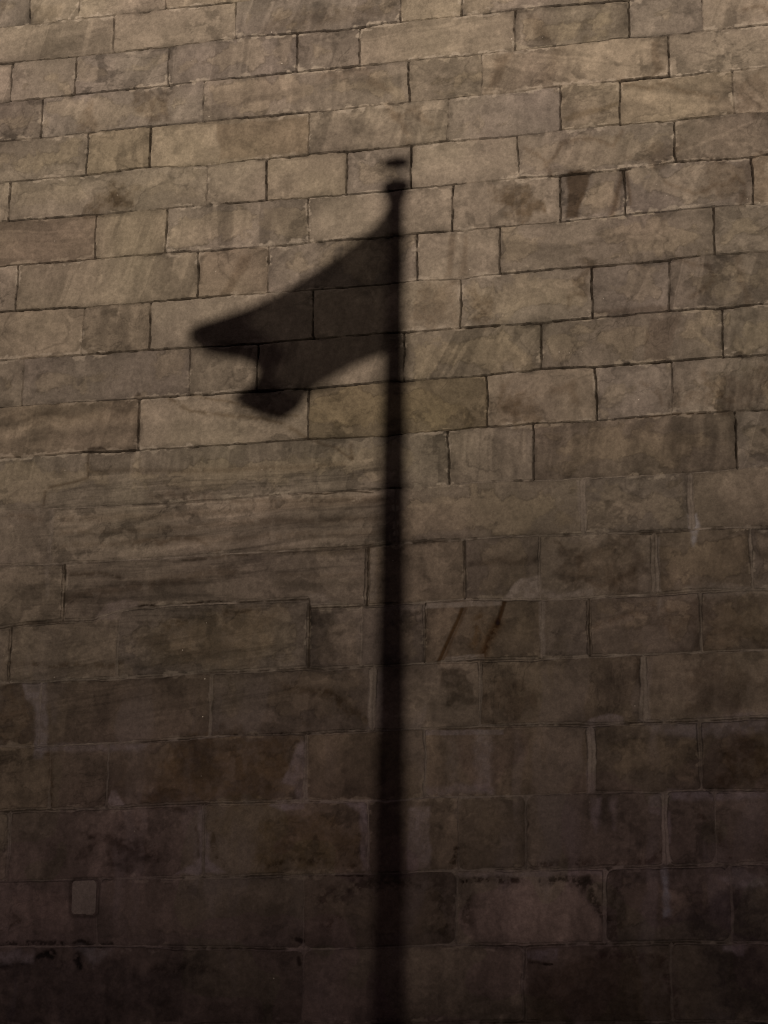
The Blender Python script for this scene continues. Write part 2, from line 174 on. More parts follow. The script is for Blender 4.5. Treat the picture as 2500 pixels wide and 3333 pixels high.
PATCHES = [([(-1.731,5.164),(-1.685,5.166),(-1.688,4.869),(-1.708,4.87)],0.01,0.008,0.6,(0.3,0.265,0.235)),
([(-1.126,5.161),(-1.101,5.159),(-1.1,4.849),(-1.127,4.851)],0.01,0.008,0.5,(0.3,0.265,0.235)),
([(-1.13,4.941),(-1.078,4.943),(-1.08,4.861),(-1.103,4.76),(-1.118,4.761)],0.013,0.01,0.8,(0.36,0.35,0.36)),
([(-2.086,4.595),(-2.035,4.637),(-1.939,4.642),(-1.938,4.514),(-2.145,4.521)],0.01,0.008,0.75,(0.3,0.265,0.235)),
([(-1.934,4.572),(-1.854,4.543),(-1.654,4.546),(-1.654,4.508),(-1.935,4.511)],0.015,0.013,0.6,(0.3,0.265,0.235)),
([(-2.575,4.518),(-2.145,4.513),(-2.145,4.483),(-2.575,4.487)],0.005,0.003,0.75,(0.3,0.265,0.235)),
([(-2.802,4.516),(-2.575,4.516),(-2.582,4.48),(-2.802,4.49)],0.008,0.003,0.5,(0.3,0.265,0.235)),
([(-2.459,4.218),(-2.246,4.224),(-2.246,4.193),(-2.477,4.19)],0.005,0.005,0.7,(0.3,0.265,0.235)),
([(-1.948,4.506),(-1.915,4.505),(-1.914,4.19),(-1.939,4.191)],0.008,0.005,0.55,(0.3,0.265,0.235)),
([(-1.309,4.822),(-1.289,4.821),(-1.287,4.52),(-1.317,4.522)],0.01,0.008,0.6,(0.3,0.265,0.235)),
([(-1.159,4.547),(-1.036,4.548),(-0.724,4.518),(-0.725,4.477),(-1.111,4.481)],0.02,0.015,0.4,(0.3,0.265,0.235)),
([(-1.32,4.491),(-1.288,4.49),(-1.3,4.389),(-1.315,4.39)],0.013,0.01,0.5,(0.3,0.265,0.235)),
([(-2.579,3.822),(-2.148,3.81),(-2.148,3.782),(-2.579,3.792)],0.005,0.003,0.6,(0.29,0.26,0.26)),
([(-1.679,3.85),(-1.592,3.874),(-1.507,3.849),(-1.491,3.809),(-1.716,3.814)],0.01,0.008,0.6,(0.29,0.25,0.25)),
([(-1.701,3.819),(-1.655,3.817),(-1.664,3.462),(-1.703,3.463)],0.01,0.008,0.55,(0.29,0.25,0.25)),
([(-1.39,4.155),(-1.365,4.154),(-1.369,3.819),(-1.393,3.82)],0.01,0.01,0.5,(0.3,0.265,0.235)),
([(-1.422,3.821),(-0.75,3.846),(-0.753,3.749),(-1.134,3.737),(-1.374,3.783)],0.03,0.02,0.45,(0.28,0.25,0.26)),
([(-1.286,3.463),(-0.765,3.44),(-0.767,3.4),(-1.288,3.402)],0.015,0.01,0.5,(0.28,0.25,0.26)),
([(-4.888,4.169),(-4.749,4.169),(-4.717,3.835),(-4.745,3.732),(-4.799,3.733),(-4.803,4.021),(-4.861,4.081)],0.018,0.01,0.6,(0.275,0.245,0.25)),
([(-4.809,3.817),(-4.131,3.799),(-4.183,3.76),(-4.779,3.772)],0.02,0.013,0.45,(0.29,0.26,0.27)),
([(-4.473,4.518),(-4.4,4.601),(-4.302,4.62),(-4.213,4.6),(-4.212,4.573),(-4.316,4.556),(-4.324,4.504)],0.01,0.008,0.65,(0.26,0.22,0.2)),
([(-2.319,3.783),(-2.213,3.78),(-2.2,3.472),(-2.295,3.49)],0.03,0.02,0.5,(0.31,0.28,0.26)),
([(-2.465,3.783),(-2.402,3.781),(-2.39,3.532),(-2.44,3.534)],0.03,0.02,0.25,(0.31,0.28,0.26)),
([(-4.364,3.458),(-4.336,3.544),(-4.303,3.543),(-4.246,3.455)],0.01,0.008,0.75,(0.31,0.27,0.26)),
([(-2.566,3.512),(-2.215,3.527),(-2.191,3.465),(-2.566,3.475)],0.02,0.015,0.45,(0.3,0.26,0.26)),
([(-3.948,3.08),(-3.798,3.172),(-3.777,3.171),(-3.673,3.079)],0.013,0.01,0.75,(0.31,0.27,0.27)),
([(-3.832,3.423),(-3.795,3.435),(-3.786,3.097),(-3.818,3.122)],0.013,0.01,0.6,(0.31,0.27,0.27)),
([(-3.792,3.321),(-3.757,3.296),(-3.753,3.121),(-3.786,3.097)],0.013,0.01,0.6,(0.31,0.27,0.27)),
([(-3.435,3.443),(-3.228,3.452),(-3.228,3.422),(-3.357,3.405)],0.01,0.01,0.7,(0.32,0.28,0.28)),
([(-3.023,3.439),(-2.9,3.44),(-2.889,3.323),(-2.92,3.374)],0.013,0.01,0.6,(0.31,0.27,0.27)),
([(-2.933,3.424),(-2.877,3.422),(-2.874,3.077),(-2.917,3.078)],0.013,0.01,0.45,(0.31,0.27,0.27)),
([(-2.656,3.404),(-2.541,3.408),(-2.54,3.085),(-2.665,3.073)],0.015,0.008,0.6,(0.31,0.27,0.26)),
([(-1.312,3.374),(-1.265,3.342),(-1.268,3.234),(-1.297,3.067),(-1.325,3.068),(-1.302,3.235)],0.01,0.01,0.65,(0.3,0.26,0.26)),
([(-1.383,3.434),(-1.286,3.446),(-1.29,3.33),(-1.373,3.352)],0.015,0.01,0.5,(0.3,0.26,0.26)),
([(-1.321,3.063),(-1.294,3.063),(-1.275,2.819),(-1.313,2.813)],0.015,0.01,0.8,(0.33,0.34,0.35)),
([(-1.686,3.438),(-1.625,3.436),(-1.627,3.339),(-1.665,3.244),(-1.676,3.341)],0.02,0.015,0.5,(0.31,0.27,0.27)),
([(-1.577,3.435),(-1.54,3.434),(-1.556,3.265),(-1.575,3.265)],0.02,0.015,0.35,(0.31,0.27,0.27)),
([(-2.401,3.055),(-1.633,3.056),(-1.628,3.027),(-2.391,3.028)],0.01,0.008,0.5,(0.31,0.27,0.26)),
([(-1.038,3.003),(-0.919,3.036),(-0.782,3.009),(-0.784,2.951),(-0.945,2.947)],0.02,0.02,0.6,(0.33,0.3,0.29)),
([(-2.026,2.654),(-1.857,2.656),(-1.869,2.605),(-2.027,2.602)],0.015,0.015,0.5,(0.3,0.27,0.28)),
([(-1.014,2.651),(-0.909,2.662),(-0.922,2.616),(-1.004,2.617)],0.02,0.018,0.7,(0.33,0.29,0.3)),
([(-4.94,2.669),(-4.752,2.679),(-4.749,2.617),(-4.937,2.614)],0.025,0.018,0.7,(0.34,0.31,0.3)),
([(-4.54,2.701),(-4.275,2.685),(-4.352,2.624),(-4.404,2.612)],0.025,0.023,0.5,(0.3,0.29,0.28)),
([(-3.281,3.533),(-3.228,3.784),(-3.259,3.785),(-3.309,3.66),(-3.359,3.561)],0.015,0.013,0.5,(0.3,0.26,0.26)),
([(-3.285,3.773),(-3.223,3.784),(-3.218,3.456),(-3.28,3.463)],0.015,0.013,0.4,(0.3,0.26,0.26)),
([(-2.875,4.153),(-2.803,4.15),(-2.801,3.833),(-2.898,3.836)],0.015,0.013,0.5,(0.3,0.27,0.26)),
([(-2.88,4.848),(-2.844,4.846),(-2.847,4.539),(-2.889,4.541)],0.013,0.008,0.4,(0.3,0.265,0.235)),
([(-4.785,4.844),(-4.757,4.842),(-4.748,4.658),(-4.767,4.659)],0.01,0.005,0.35,(0.3,0.265,0.235)),
([(-4.775,5.177),(-4.747,5.175),(-4.749,4.861),(-4.766,4.862)],0.008,0.005,0.4,(0.3,0.265,0.235)),
([(-3.298,4.561),(-3.225,4.605),(-3.141,4.593),(-3.087,4.538),(-3.219,4.531)],0.015,0.01,0.4,(0.3,0.265,0.235))]
TINTS = [(-4.872,6.837,(0.74,0.64,0.54)),(-4.352,6.836,(1.06,1.02,0.86)),(-1.726,7.88,(0.84,0.81,0.66)),(-2.461,7.651,(0.87,0.83,0.68)),(-1.565,6.536,(1.0,0.98,0.86)),(-2.94,5.665,(0.93,0.87,0.68)),(-2.489,5.634,(0.93,0.87,0.68)),(-4.673,5.657,(0.92,0.83,0.76)),(-1.411,5.349,(0.84,0.75,0.64)),(-2.079,7.713,(0.98,0.94,0.92)),(-3.571,7.366,(0.95,0.92,0.9)),(-4.459,7.379,(1.0,0.97,0.84)),(-5.074,7.636,(0.84,0.8,0.76)),(-4.898,7.376,(0.95,0.92,0.9)),(-1.628,7.375,(1,0.97,0.84)),(-1.154,7.384,(1.02,0.99,0.9)),(-0.852,6.351,(0.92,0.9,0.88)),(-0.715,7.367,(0.86,0.83,0.8)),(-0.878,7.101,(0.88,0.85,0.83)),(-2.357,5.952,(1.0,0.98,0.86)),(-1.447,5.992,(0.98,0.95,0.82)),(-4.847,6.31,(0.94,0.91,0.9)),(-4.414,6.219,(0.9,0.87,0.86)),(-4.458,5.91,(0.9,0.86,0.84)),(-5.059,5.952,(0.84,0.8,0.78)),(-3.745,5.362,(1,1,0.94)),(-2.231,5.03,(0.96,0.93,0.84)),(-1.444,5.011,(0.98,0.95,0.92)),(-0.899,5.005,(0.86,0.82,0.76)),(-2.49,4.678,(1,0.96,0.9)),(-2.156,4.687,(0.95,0.91,0.84)),(-1.007,4.678,(0.95,0.85,0.72)),(-2.235,4.356,(0.92,0.78,0.6)),(-1.807,4.337,(1,0.9,0.8)),(-2.721,4.378,(0.9,0.84,0.76)),(-3.085,4.368,(1.05,1.02,0.96)),(-1.385,4.343,(1,0.88,0.74)),(-0.897,4.345,(0.9,0.82,0.74)),(-4.273,4.001,(0.84,0.75,0.7)),(-3.342,4.018,(0.78,0.72,0.62)),(-2.439,4.009,(1.16,1.14,1.08)),(-1.837,4.01,(0.76,0.66,0.53)),(-1.077,4.005,(1,0.92,0.82)),(-4.901,3.998,(0.92,0.84,0.75)),(-4.529,3.647,(0.95,0.84,0.7)),(-4.856,3.657,(0.95,0.8,0.64)),(-3.78,3.65,(0.94,0.81,0.6)),(-3.05,3.627,(0.95,0.84,0.66)),(-2.139,3.648,(1.02,0.88,0.68)),(-1.403,3.624,(0.95,0.84,0.66)),(-0.922,3.609,(0.78,0.66,0.5)),(-4.352,3.285,(0.96,0.88,0.88)),(-3.328,3.26,(0.95,0.86,0.66)),(-2.466,3.239,(1,0.9,0.76)),(-2.217,3.257,(0.86,0.76,0.58)),(-1.677,3.268,(0.74,0.68,0.66)),(-1.196,3.256,(0.74,0.68,0.68)),(-0.911,3.249,(0.82,0.76,0.72)),(-2.615,2.878,(0.95,0.88,0.86)),(-1.999,2.867,(1.05,1,0.98)),(-1.302,2.878,(0.9,0.84,0.82)),(-0.925,2.871,(0.8,0.76,0.76)),(-4.684,2.914,(1,0.92,0.92)),(-3.89,2.9,(0.88,0.82,0.76)),(-2.865,2.882,(0.95,0.88,0.88)),(-4.137,2.511,(0.8,0.77,0.8)),(-2.614,2.495,(1.05,1.02,0.98)),(-1.644,2.485,(0.82,0.76,0.74)),(-1.055,2.479,(0.75,0.7,0.76)),(-3.552,6.493,(0.92,0.89,0.86)),(-3.72,6.536,(0.95,0.92,0.88)),(-5.009,7.236,(0.95,0.95,0.9)),(-3.69,7.616,(1.02,0.99,0.92))]
PLUG = [(-4.545,3.042),(-4.53,3.06),(-4.409,3.06),(-4.393,3.044),(-4.394,2.879),(-4.409,2.865),(-4.526,2.869),(-4.541,2.887)]

scene = bpy.context.scene
col = scene.collection

# ------------------------------------------------------------------ helpers
def link(o, parent=None):
    col.objects.link(o)
    if parent is not None:
        o.parent = parent
    return o

def tag(o, label=None, category=None, group=None, kind=None):
    for k, v in (('label', label), ('category', category), ('group', group), ('kind', kind)):
        if v: o[k] = v
    return o

def empty(name, loc=(0, 0, 0)):
    o = bpy.data.objects.new(name, None)
    o.location = loc
    return link(o)

def obj(name, bm, mat, parent=None, smooth=False):
    me = bpy.data.meshes.new(name)
    bmesh.ops.recalc_face_normals(bm, faces=bm.faces)
    bm.to_mesh(me); bm.free()
    me.materials.append(mat)
    if smooth:
        for p in me.polygons: p.use_smooth = True
    return link(bpy.data.objects.new(name, me), parent)

def add_box(bm, lo, hi, bevel=0.0):
    c = [(a + b) / 2 for a, b in zip(lo, hi)]; s = [b - a for a, b in zip(lo, hi)]
    r = bmesh.ops.create_cube(bm, size=1, matrix=Matrix.Translation(c) @ Matrix.Diagonal((*s, 1)))
    if bevel:
        es = list({e for v in r['verts'] for e in v.link_edges})
        bmesh.ops.bevel(bm, geom=es, offset=bevel, segments=2, affect='EDGES', profile=.5)

def add_lathe(bm, prof, seg=28, origin=(0, 0, 0)):
    rings = []
    for r, z in prof:
        rings.append([bm.verts.new((origin[0] + r * math.cos(2 * math.pi * i / seg), origin[1] + r * math.sin(2 * math.pi * i / seg), origin[2] + z)) for i in range(seg)])
    for a, b in zip(rings, rings[1:]):
        for i in range(seg):
            bm.faces.new((a[i], a[(i + 1) % seg], b[(i + 1) % seg], b[i]))
    bm.faces.new(rings[0][::-1]); bm.faces.new(rings[-1])

# ------------------------------------------------------------------ numpy noise
_rs = np.random.RandomState(7)
_tab = _rs.rand(512, 512).astype(np.float32)
def vnoise(x, y, seed=0):
    x = np.asarray(x, np.float32) + 37.13 * seed; y = np.asarray(y, np.float32) + 91.7 * seed + 1000
    x = x + 2000
    xi = np.floor(x).astype(np.int32); yi = np.floor(y).astype(np.int32)
    fx = x - xi; fy = y - yi
    fx = fx * fx * fx * (fx * (fx * 6 - 15) + 10); fy = fy * fy * fy * (fy * (fy * 6 - 15) + 10)
    x0 = (xi + seed * 17) & 511; x1 = (x0 + 1) & 511; y0 = (yi + seed * 53) & 511; y1 = (y0 + 1) & 511
    a = _tab[y0, x0]; b = _tab[y0, x1]; c = _tab[y1, x0]; d = _tab[y1, x1]
    return (a + (b - a) * fx) * (1 - fy) + (c + (d - c) * fx) * fy
def fbm(x, y, seed=0, octv=4, gain=.5):
    s = 0; a = 1; t = 0
    for o in range(octv):
        s = s + a * vnoise(x * 2 ** o, y * 2 ** o, seed + o * 11); t += a; a *= gain
    return s / t
def sstep(a, b, x):
    t = np.clip((x - a) / (b - a), 0, 1); return t * t * (3 - 2 * t)

# ------------------------------------------------------------------ materials
def new_mat(name):
    m = bpy.data.materials.new(name); m.use_nodes = True
    nt = m.node_tree
    return m, nt, nt.nodes, nt.links, nt.nodes['Principled BSDF']

def stone_material(name, bump=1.0, glints=True):
    m, nt, N, K, P = new_mat(name)
    at = N.new('ShaderNodeAttribute'); at.attribute_name = 'stone_colour'
    tc = N.new('ShaderNodeTexCoord')
    def noise(scale, detail=4, rough=.6):
        n = N.new('ShaderNodeTexNoise'); n.inputs['Scale'].default_value = scale
        n.inputs['Detail'].default_value = detail; n.inputs['Roughness'].default_value = rough
        K.new(tc.outputs['Object'], n.inputs['Vector']); return n
    def maprange(src, a, b, c, d):
        r = N.new('ShaderNodeMapRange'); K.new(src, r.inputs[0])
        for i, v in zip((1, 2, 3, 4), (a, b, c, d)): r.inputs[i].default_value = v
        return r.outputs[0]
    def mul(a, b):
        x = N.new('ShaderNodeVectorMath'); x.operation = 'MULTIPLY'; K.new(a, x.inputs[0]); K.new(b, x.inputs[1]); return x.outputs[0]
    grain = noise(95, 5, .7); pit = noise(38, 4, .65); cloud = noise(9, 5, .6)
    c = mul(at.outputs['Color'], maprange(grain.outputs[0], .25, .75, .80, 1.20))
    c = mul(c, maprange(pit.outputs[0], .3, .7, .84, 1.15))
    c = mul(c, maprange(cloud.outputs[0], .3, .7, .93, 1.07))
    if glints:   # glints of mica and quartz, painted as pale flecks of colour
        v = N.new('ShaderNodeTexVoronoi'); v.inputs['Scale'].default_value = 16; K.new(tc.outputs['Object'], v.inputs['Vector'])
        sp = maprange(v.outputs['Distance'], .035, .075, 1, 0)
        wn = N.new('ShaderNodeSeparateColor'); K.new(v.outputs['Color'], wn.inputs[0])
        pick = maprange(wn.outputs[0], .80, .84, 0, 1)
        patch = maprange(noise(1.1, 2).outputs[0], .5, .62, 0, 1)
        f = N.new('ShaderNodeMath'); f.operation = 'MULTIPLY'; K.new(sp, f.inputs[0]); K.new(pick, f.inputs[1])
        g = N.new('ShaderNodeMath'); g.operation = 'MULTIPLY'; K.new(f.outputs[0], g.inputs[0]); K.new(patch, g.inputs[1])
        mx = N.new('ShaderNodeMix'); mx.data_type = 'RGBA'; K.new(g.outputs[0], mx.inputs[0]); K.new(c, mx.inputs[6])
        mx.inputs[7].default_value = (.8, .72, .6, 1); c = mx.outputs[2]
    K.new(c, P.inputs['Base Color'])
    P.inputs['Roughness'].default_value = .92
    P.inputs['Specular IOR Level'].default_value = .18
    b1 = N.new('ShaderNodeBump'); b1.inputs['Strength'].default_value = 1.0 * bump; b1.inputs['Distance'].default_value = .006
    K.new(pit.outputs[0], b1.inputs['Height'])
    b2 = N.new('ShaderNodeBump'); b2.inputs['Strength'].default_value = .9 * bump; b2.inputs['Distance'].default_value = .0025
    K.new(grain.outputs[0], b2.inputs['Height']); K.new(b1.outputs[0], b2.inputs['Normal'])
    K.new(b2.outputs[0], P.inputs['Normal'])
    return m

def plain(name, colour, rough=.6, metal=0.0, scale=12, var=.12):
    m, nt, N, K, P = new_mat(name)
    tc = N.new('ShaderNodeTexCoord'); n = N.new('ShaderNodeTexNoise'); n.inputs['Scale'].default_value = scale; n.inputs['Detail'].default_value = 5
    K.new(tc.outputs['Object'], n.inputs['Vector'])
    r = N.new('ShaderNodeValToRGB')
    r.color_ramp.elements[0].position = .3; r.color_ramp.elements[1].position = .7
    r.color_ramp.elements[0].color = (*[c * (1 - var) for c in colour], 1); r.color_ramp.elements[1].color = (*[min(1, c * (1 + var)) for c in colour], 1)
    K.new(n.outputs[0], r.inputs[0]); K.new(r.outputs[0], P.inputs['Base Color'])
    P.inputs['Roughness'].default_value = rough; P.inputs['Metallic'].default_value = metal
    return m

M_stone = stone_material('weathered_sandstone')
M_mortar = stone_material('lime_mortar', .8, False)
M_core = plain('rubble', (.2, .17, .14), .95)
M_metal = plain('painted_metal', (.35, .34, .33), .45, .3)
M_gilt = plain('gilt_metal', (.5, .36, .12), .35, .9)
M_dark = plain('black_cast_metal', (.03, .03, .03), .5, .4)
M_rope = plain('rope', (.45, .42, .36), .9)
M_step = plain('granite', (.25, .24, .23), .85, 0, 40)

# ------------------------------------------------------------------ the wall
X0, X1, Z0, Z1 = -17.0, 11.0, 0.0, 12.0          # the whole wall
DX0, DX1, DZ0, DZ1 = -5.75, -0.1, 1.95, 8.75       # finely cut area
def axis(lo, a, b, hi, fine, coarse):
    left = np.linspace(lo, a, max(2, int((a - lo) / coarse)), endpoint=False)
    mid = np.linspace(a, b, int((b - a) / fine), endpoint=False)
    right = np.linspace(b, hi, max(2, int((hi - b) / coarse)))
    return np.concatenate([left, mid, right])
xs = axis(X0, DX0, DX1, X1, .0043, .035); zs = axis(Z0, DZ0, DZ1, Z1, .0043, .035)
nx, nz = len(xs), len(zs)
GX, GZ = np.meshgrid(xs, zs)
X = GX.ravel().astype(np.float32); Z = GZ.ravel().astype(np.float32)

# wobble of the joints
wx = X + (fbm(X * 5, Z * 5, 1, 3) - .5) * .020 + (fbm(X * 28, Z * 28, 2, 3) - .5) * .007
wz = Z + (fbm(X * 4, Z * 4, 3, 3) - .5) * .010 + (fbm(X * 26, Z * 30, 4, 3) - .5) * .007

rnd = random.Random(11)
bed_lines = [list(b) for b in BEDS]               # from the top bed down
# carry on upwards and downwards beyond what the photograph shows
top = max(z for x, z in bed_lines[0]); up = []
z = 8.47 if top < 8.47 else top
mean0 = sum(z for _, z in bed_lines[0]) / len(bed_lines[0])
k = 0; zz = mean0
while zz < Z1:
    zz += .262; up.insert(0, [(-3, zz)])
low = sum(z for _, z in bed_lines[-1]) / len(bed_lines[-1]); down = []
while low > .3:
    low -= .40; down.append([(-3, low)])
OFF = len(up)
all_beds = up + bed_lines + down
bz = []
for b in all_beds:
    bx = np.array([p[0] for p in b]); bb = np.array([p[1] for p in b])
    v = np.interp(wx, bx, bb)
    mid = bb.mean()
    # beyond the measured run settle to the mean height
    over = np.maximum(np.maximum(bx.min() - wx, wx - bx.max()), 0)
    bz.append((v + (mid - v) * sstep(0, 1.2, over)).astype(np.float32))
course = np.zeros(len(X), np.int32)
for b in bz: course += (wz < b)
nb = len(bz)
d_up = np.full(len(X), 9, np.float32); d_dn = np.full(len(X), 9, np.float32)
for i, b in enumerate(bz):
    mk = course == i + 1; d_up[mk] = (b - wz)[mk]
    mk = course == i; d_dn[mk] = (wz - b)[mk]
bed_above = course - 1                              # index of the bed above / below
d_bed = np.minimum(d_up, d_dn)
bed_idx = np.where(d_up < d_dn, course - 1, course)

STY = {'n': 0, 'm': 1, 'w': 2, 'h': 3}
d_v = np.full(len(X), 9, np.float32); sty = np.zeros(len(X), np.int32)
bid = np.zeros(len(X), np.int32); jrand = np.zeros(len(X), np.float32)
course_joints = []
for c in range(nb + 1):
    rc = random.Random(500 + c)
    k = c - OFF
    js = sorted(tuple(j) for j in JOINTS.get(k, []))
    base_style = 'n' if k <= 10 else 'm'
    lo_w, hi_w = (.42, 1.0) if k < 8 else (.5, 1.2)
    if js:
        a = js[0][0]; b = js[-1][0]
    else:
        a = b = -3 + rc.random(); js = [(a, base_style)]
    if k == 1: b = max(b, -1.75)
    while a > X0:
        a -= rc.uniform(lo_w, hi_w) if js[0][0] < -4.6 or a < js[0][0] else max(.5, a + 5.35); js.insert(0, (a, base_style))
    while b < X1:
        b += rc.uniform(lo_w, hi_w); js.append((b, base_style))
    course_joints.append(js)
    mk = np.nonzero(course == c)[0]
    if len(mk) == 0: continue
    jx = np.array([j[0] for j in js], np.float32); js_s = np.array([STY[j[1]] for j in js])
    w = wx[mk]
    tilt = np.array([rc.uniform(-.02, .02) for _ in js], np.float32)
    i = np.searchsorted(jx, w)
    il = np.clip(i - 1, 0, len(jx) - 1); ir = np.clip(i, 0, len(jx) - 1)
    dl = np.abs(w - jx[il]); dr = np.abs(jx[ir] - w)
    near = np.where(dl < dr, il, ir)
    d_v[mk] = np.minimum(dl, dr); sty[mk] = js_s[near]
    bid[mk] = c * 1000 + i
    jrand[mk] = np.array([rc.random() for _ in js], np.float32)[near]

# per-block random numbers
ub, inv = np.unique(bid, return_inverse=True)
rb = np.random.RandomState(23)
R = rb.rand(len(ub), 12).astype(np.float32)
def br(i): return R[inv, i]

low_w = sstep(5.35, 4.55, Z)                        # lower, weathered masonry, also painted darker as the lamplight thins out
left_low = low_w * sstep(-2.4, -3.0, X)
# rounded corners: combine the two distances
rad = .012 + .045 * low_w * br(0) * sstep(3.9, 3.3, Z)
q = np.minimum(d_v, d_bed)
cr = rad - np.hypot(np.maximum(rad - d_v, 0), np.maximum(rad - d_bed, 0))
d = np.where((d_v < rad) & (d_bed < rad), np.maximum(cr, 0), q)

# how open each joint is
n_open = fbm(X * 2.2, Z * 2.2, 21, 3); n_fine = fbm(X * 16, Z * 16, 22, 3)
open_bed = np.ones(len(X), np.float32)
kb = bed_idx - OFF
for k, segs in {10: [(-9, 1), (-3.3, 1), (-2.9, .55), (-2.2, .8), (-1, .7)], 11: [(-9, .3), (-4.9, .25), (-3.4, .2), (-2.8, .35), (-2.4, .6), (0, .4)], 12: [(-9, .3), (-3.3, .25), (-2.7, .5), (0, .45)],
                13: [(-9, .35), (-2.7, .35), (0, .3)], 14: [(-9, .35), (-3, .35), (0, .4)], 15: [(-9, .3), (0, .4)], 16: [(-9, .35), (0, .4)], 17: [(-9, .4), (0, .35)], 18: [(-9, .4), (0, .4)]}.items():
    mk = kb == k
    open_bed[mk] = np.interp(X[mk], [s[0] for s in segs], [s[1] for s in segs])
open_bed[kb > 18] = .4
right_up = sstep(-2.6, -1.6, X) * (1 - low_w)
open_bed *= np.where(kb <= 10, .55 + .9 * sstep(.30, .56, n_open + .12 * (1 - right_up) + .5 * (n_fine - .5)), .12 + 1.5 * sstep(.44, .66, n_open + .7 * (n_fine - .5)))
open_v = np.select([sty == 0, sty == 1, sty == 2, sty == 3], [.50 + .6 * jrand, .10 + .40 * jrand ** 2, .15, .02])
open_v = open_v * (.5 + .8 * sstep(.3, .6, n_open + .5 * (n_fine - .5) + .1))
is_bed = d_bed < d_v
openn = np.clip(np.where(is_bed, open_bed, open_v), 0, 1.1).astype(np.float32)
hid = (~is_bed) & (sty == 3)
wide = (~is_bed) & (sty == 2)
half = np.where(is_bed, .0016 + .0024 * openn * sstep(.34, .62, n_open), .0016 + .0020 * openn) + .0062 * low_w * (.6 + .9 * sstep(.38, .62, n_open)) + np.where(wide, .012, 0)
half = half + (n_fine - .5) * .005
half = np.where(hid, half * .7 * low_w, half)
gap = 1 - sstep(half - .0024, half + .0026, d)          # 1 inside the joint
joint_mask = gap > .5

# ---- relief (towards the camera is -y)
relief = np.zeros(len(X), np.float32)
relief += (br(1) - .5) * .014 + (wx - wx) + ((X * 7 % 1) * 0)
relief += (fbm(X * 1.3, Z * 1.3, 31, 3) - .5) * .010
relief += (fbm(X * 9, Z * 9, 32, 4) - .5) * .007
dark_open = gap * openn
relief -= dark_open * (.020 - .010 * low_w) + gap * .003
chip = sstep(.60, .72, fbm(X * 7, Z * 9, 33, 3)) * (1 - sstep(.004, .035, d)) * (1 - .5 * low_w)
relief -= chip * .008
relief -= (1 - sstep(0, .008, d)) * .0015

# ---- colour
def mixc(a, b, t): return a + (np.asarray(b, np.float32) - a) * t[:, None]
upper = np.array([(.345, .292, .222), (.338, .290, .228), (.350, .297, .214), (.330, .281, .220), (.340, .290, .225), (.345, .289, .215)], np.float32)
lower = np.array([(.258, .206, .160), (.265, .216, .178), (.258, .208, .156), (.250, .200, .166), (.268, .220, .178), (.245, .195, .152)], np.float32) * .92  # browner weathered stone, with some of the lamp's fall-off in its tone
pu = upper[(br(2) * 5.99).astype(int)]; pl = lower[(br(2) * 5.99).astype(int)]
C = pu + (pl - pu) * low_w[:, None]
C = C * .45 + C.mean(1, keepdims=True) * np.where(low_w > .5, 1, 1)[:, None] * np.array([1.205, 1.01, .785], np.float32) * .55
C *= (.955 + .09 * br(3))[:, None]
# each stone's own bedding: streaks in its own direction
ang = np.where(br(4) < .35, (br(5) - .5) * .35, np.where(br(4) < .75, 1.15 + br(5) * .5, (br(5) - .5) * 3.1))
ca, sa = np.cos(ang), np.sin(ang)
s_al = X * ca + Z * sa; s_ac = -X * sa + Z * ca
off = br(6) * 40
wavy = (fbm(X * 4, Z * 4, 41, 2) - .5) * .10
st = fbm(s_al * 1.4 + off, (s_ac + wavy) * 15 + off, 42, 4)
C *= (1 + (st - .5) * (.18 + .85 * br(7) ** 1.7))[:, None]
# broad dark bands crossing some stones on the slant
a2 = np.where(br(6) < .60, 1.00 + .42 * br(5), np.where(br(6) < .8, 1.45 + .3 * br(5), -.25 + .6 * br(5))); c2, s2 = np.cos(a2), np.sin(a2)
al2 = X * c2 + Z * s2; ac2 = -X * s2 + Z * c2 + (fbm(X * 5, Z * 5, 95, 3) - .5) * .035
bd = fbm(al2 * .7 + off * 1.3, ac2 * 8.5 + off, 96, 3, .5)
bmask = sstep(.58, .68, br(0)) * (1 - .5 * low_w) * np.where((Z < 5.36) & (X < -2.5), 0, 1) * (.7 + .5 * br(3))
edge_b = sstep(.535, .56 + .07 * br(1), bd)
C *= (1 - .24 * bmask * edge_b)[:, None]
C *= (1 - .13 * bmask * sstep(.50, .42, bd) * sstep(.37, .42, bd))[:, None]
# contour-like iron stains, thin and wandering
iso = fbm(X * 2.7 + off * .7 + (fbm(X * 9, Z * 9, 97, 4) - .5) * .35, Z * 3.2 + off + (fbm(X * 9, Z * 9, 98, 4) - .5) * .35, 99, 3, .5)
imask = sstep(.45, .62, br(2) * .8 + .30 * sstep(-3.0, -1.3, X)) * (1 - .5 * low_w)
for lev in (.44, .56):
    C *= (1 - .27 * imask * np.exp(-((iso - lev) / .013) ** 2) * (.3 + .7 * sstep(.38, .55, fbm(X * 4, Z * 4, 100, 3))))[:, None]
C *= (1 - .09 * imask * sstep(.55, .57, iso))[:, None]
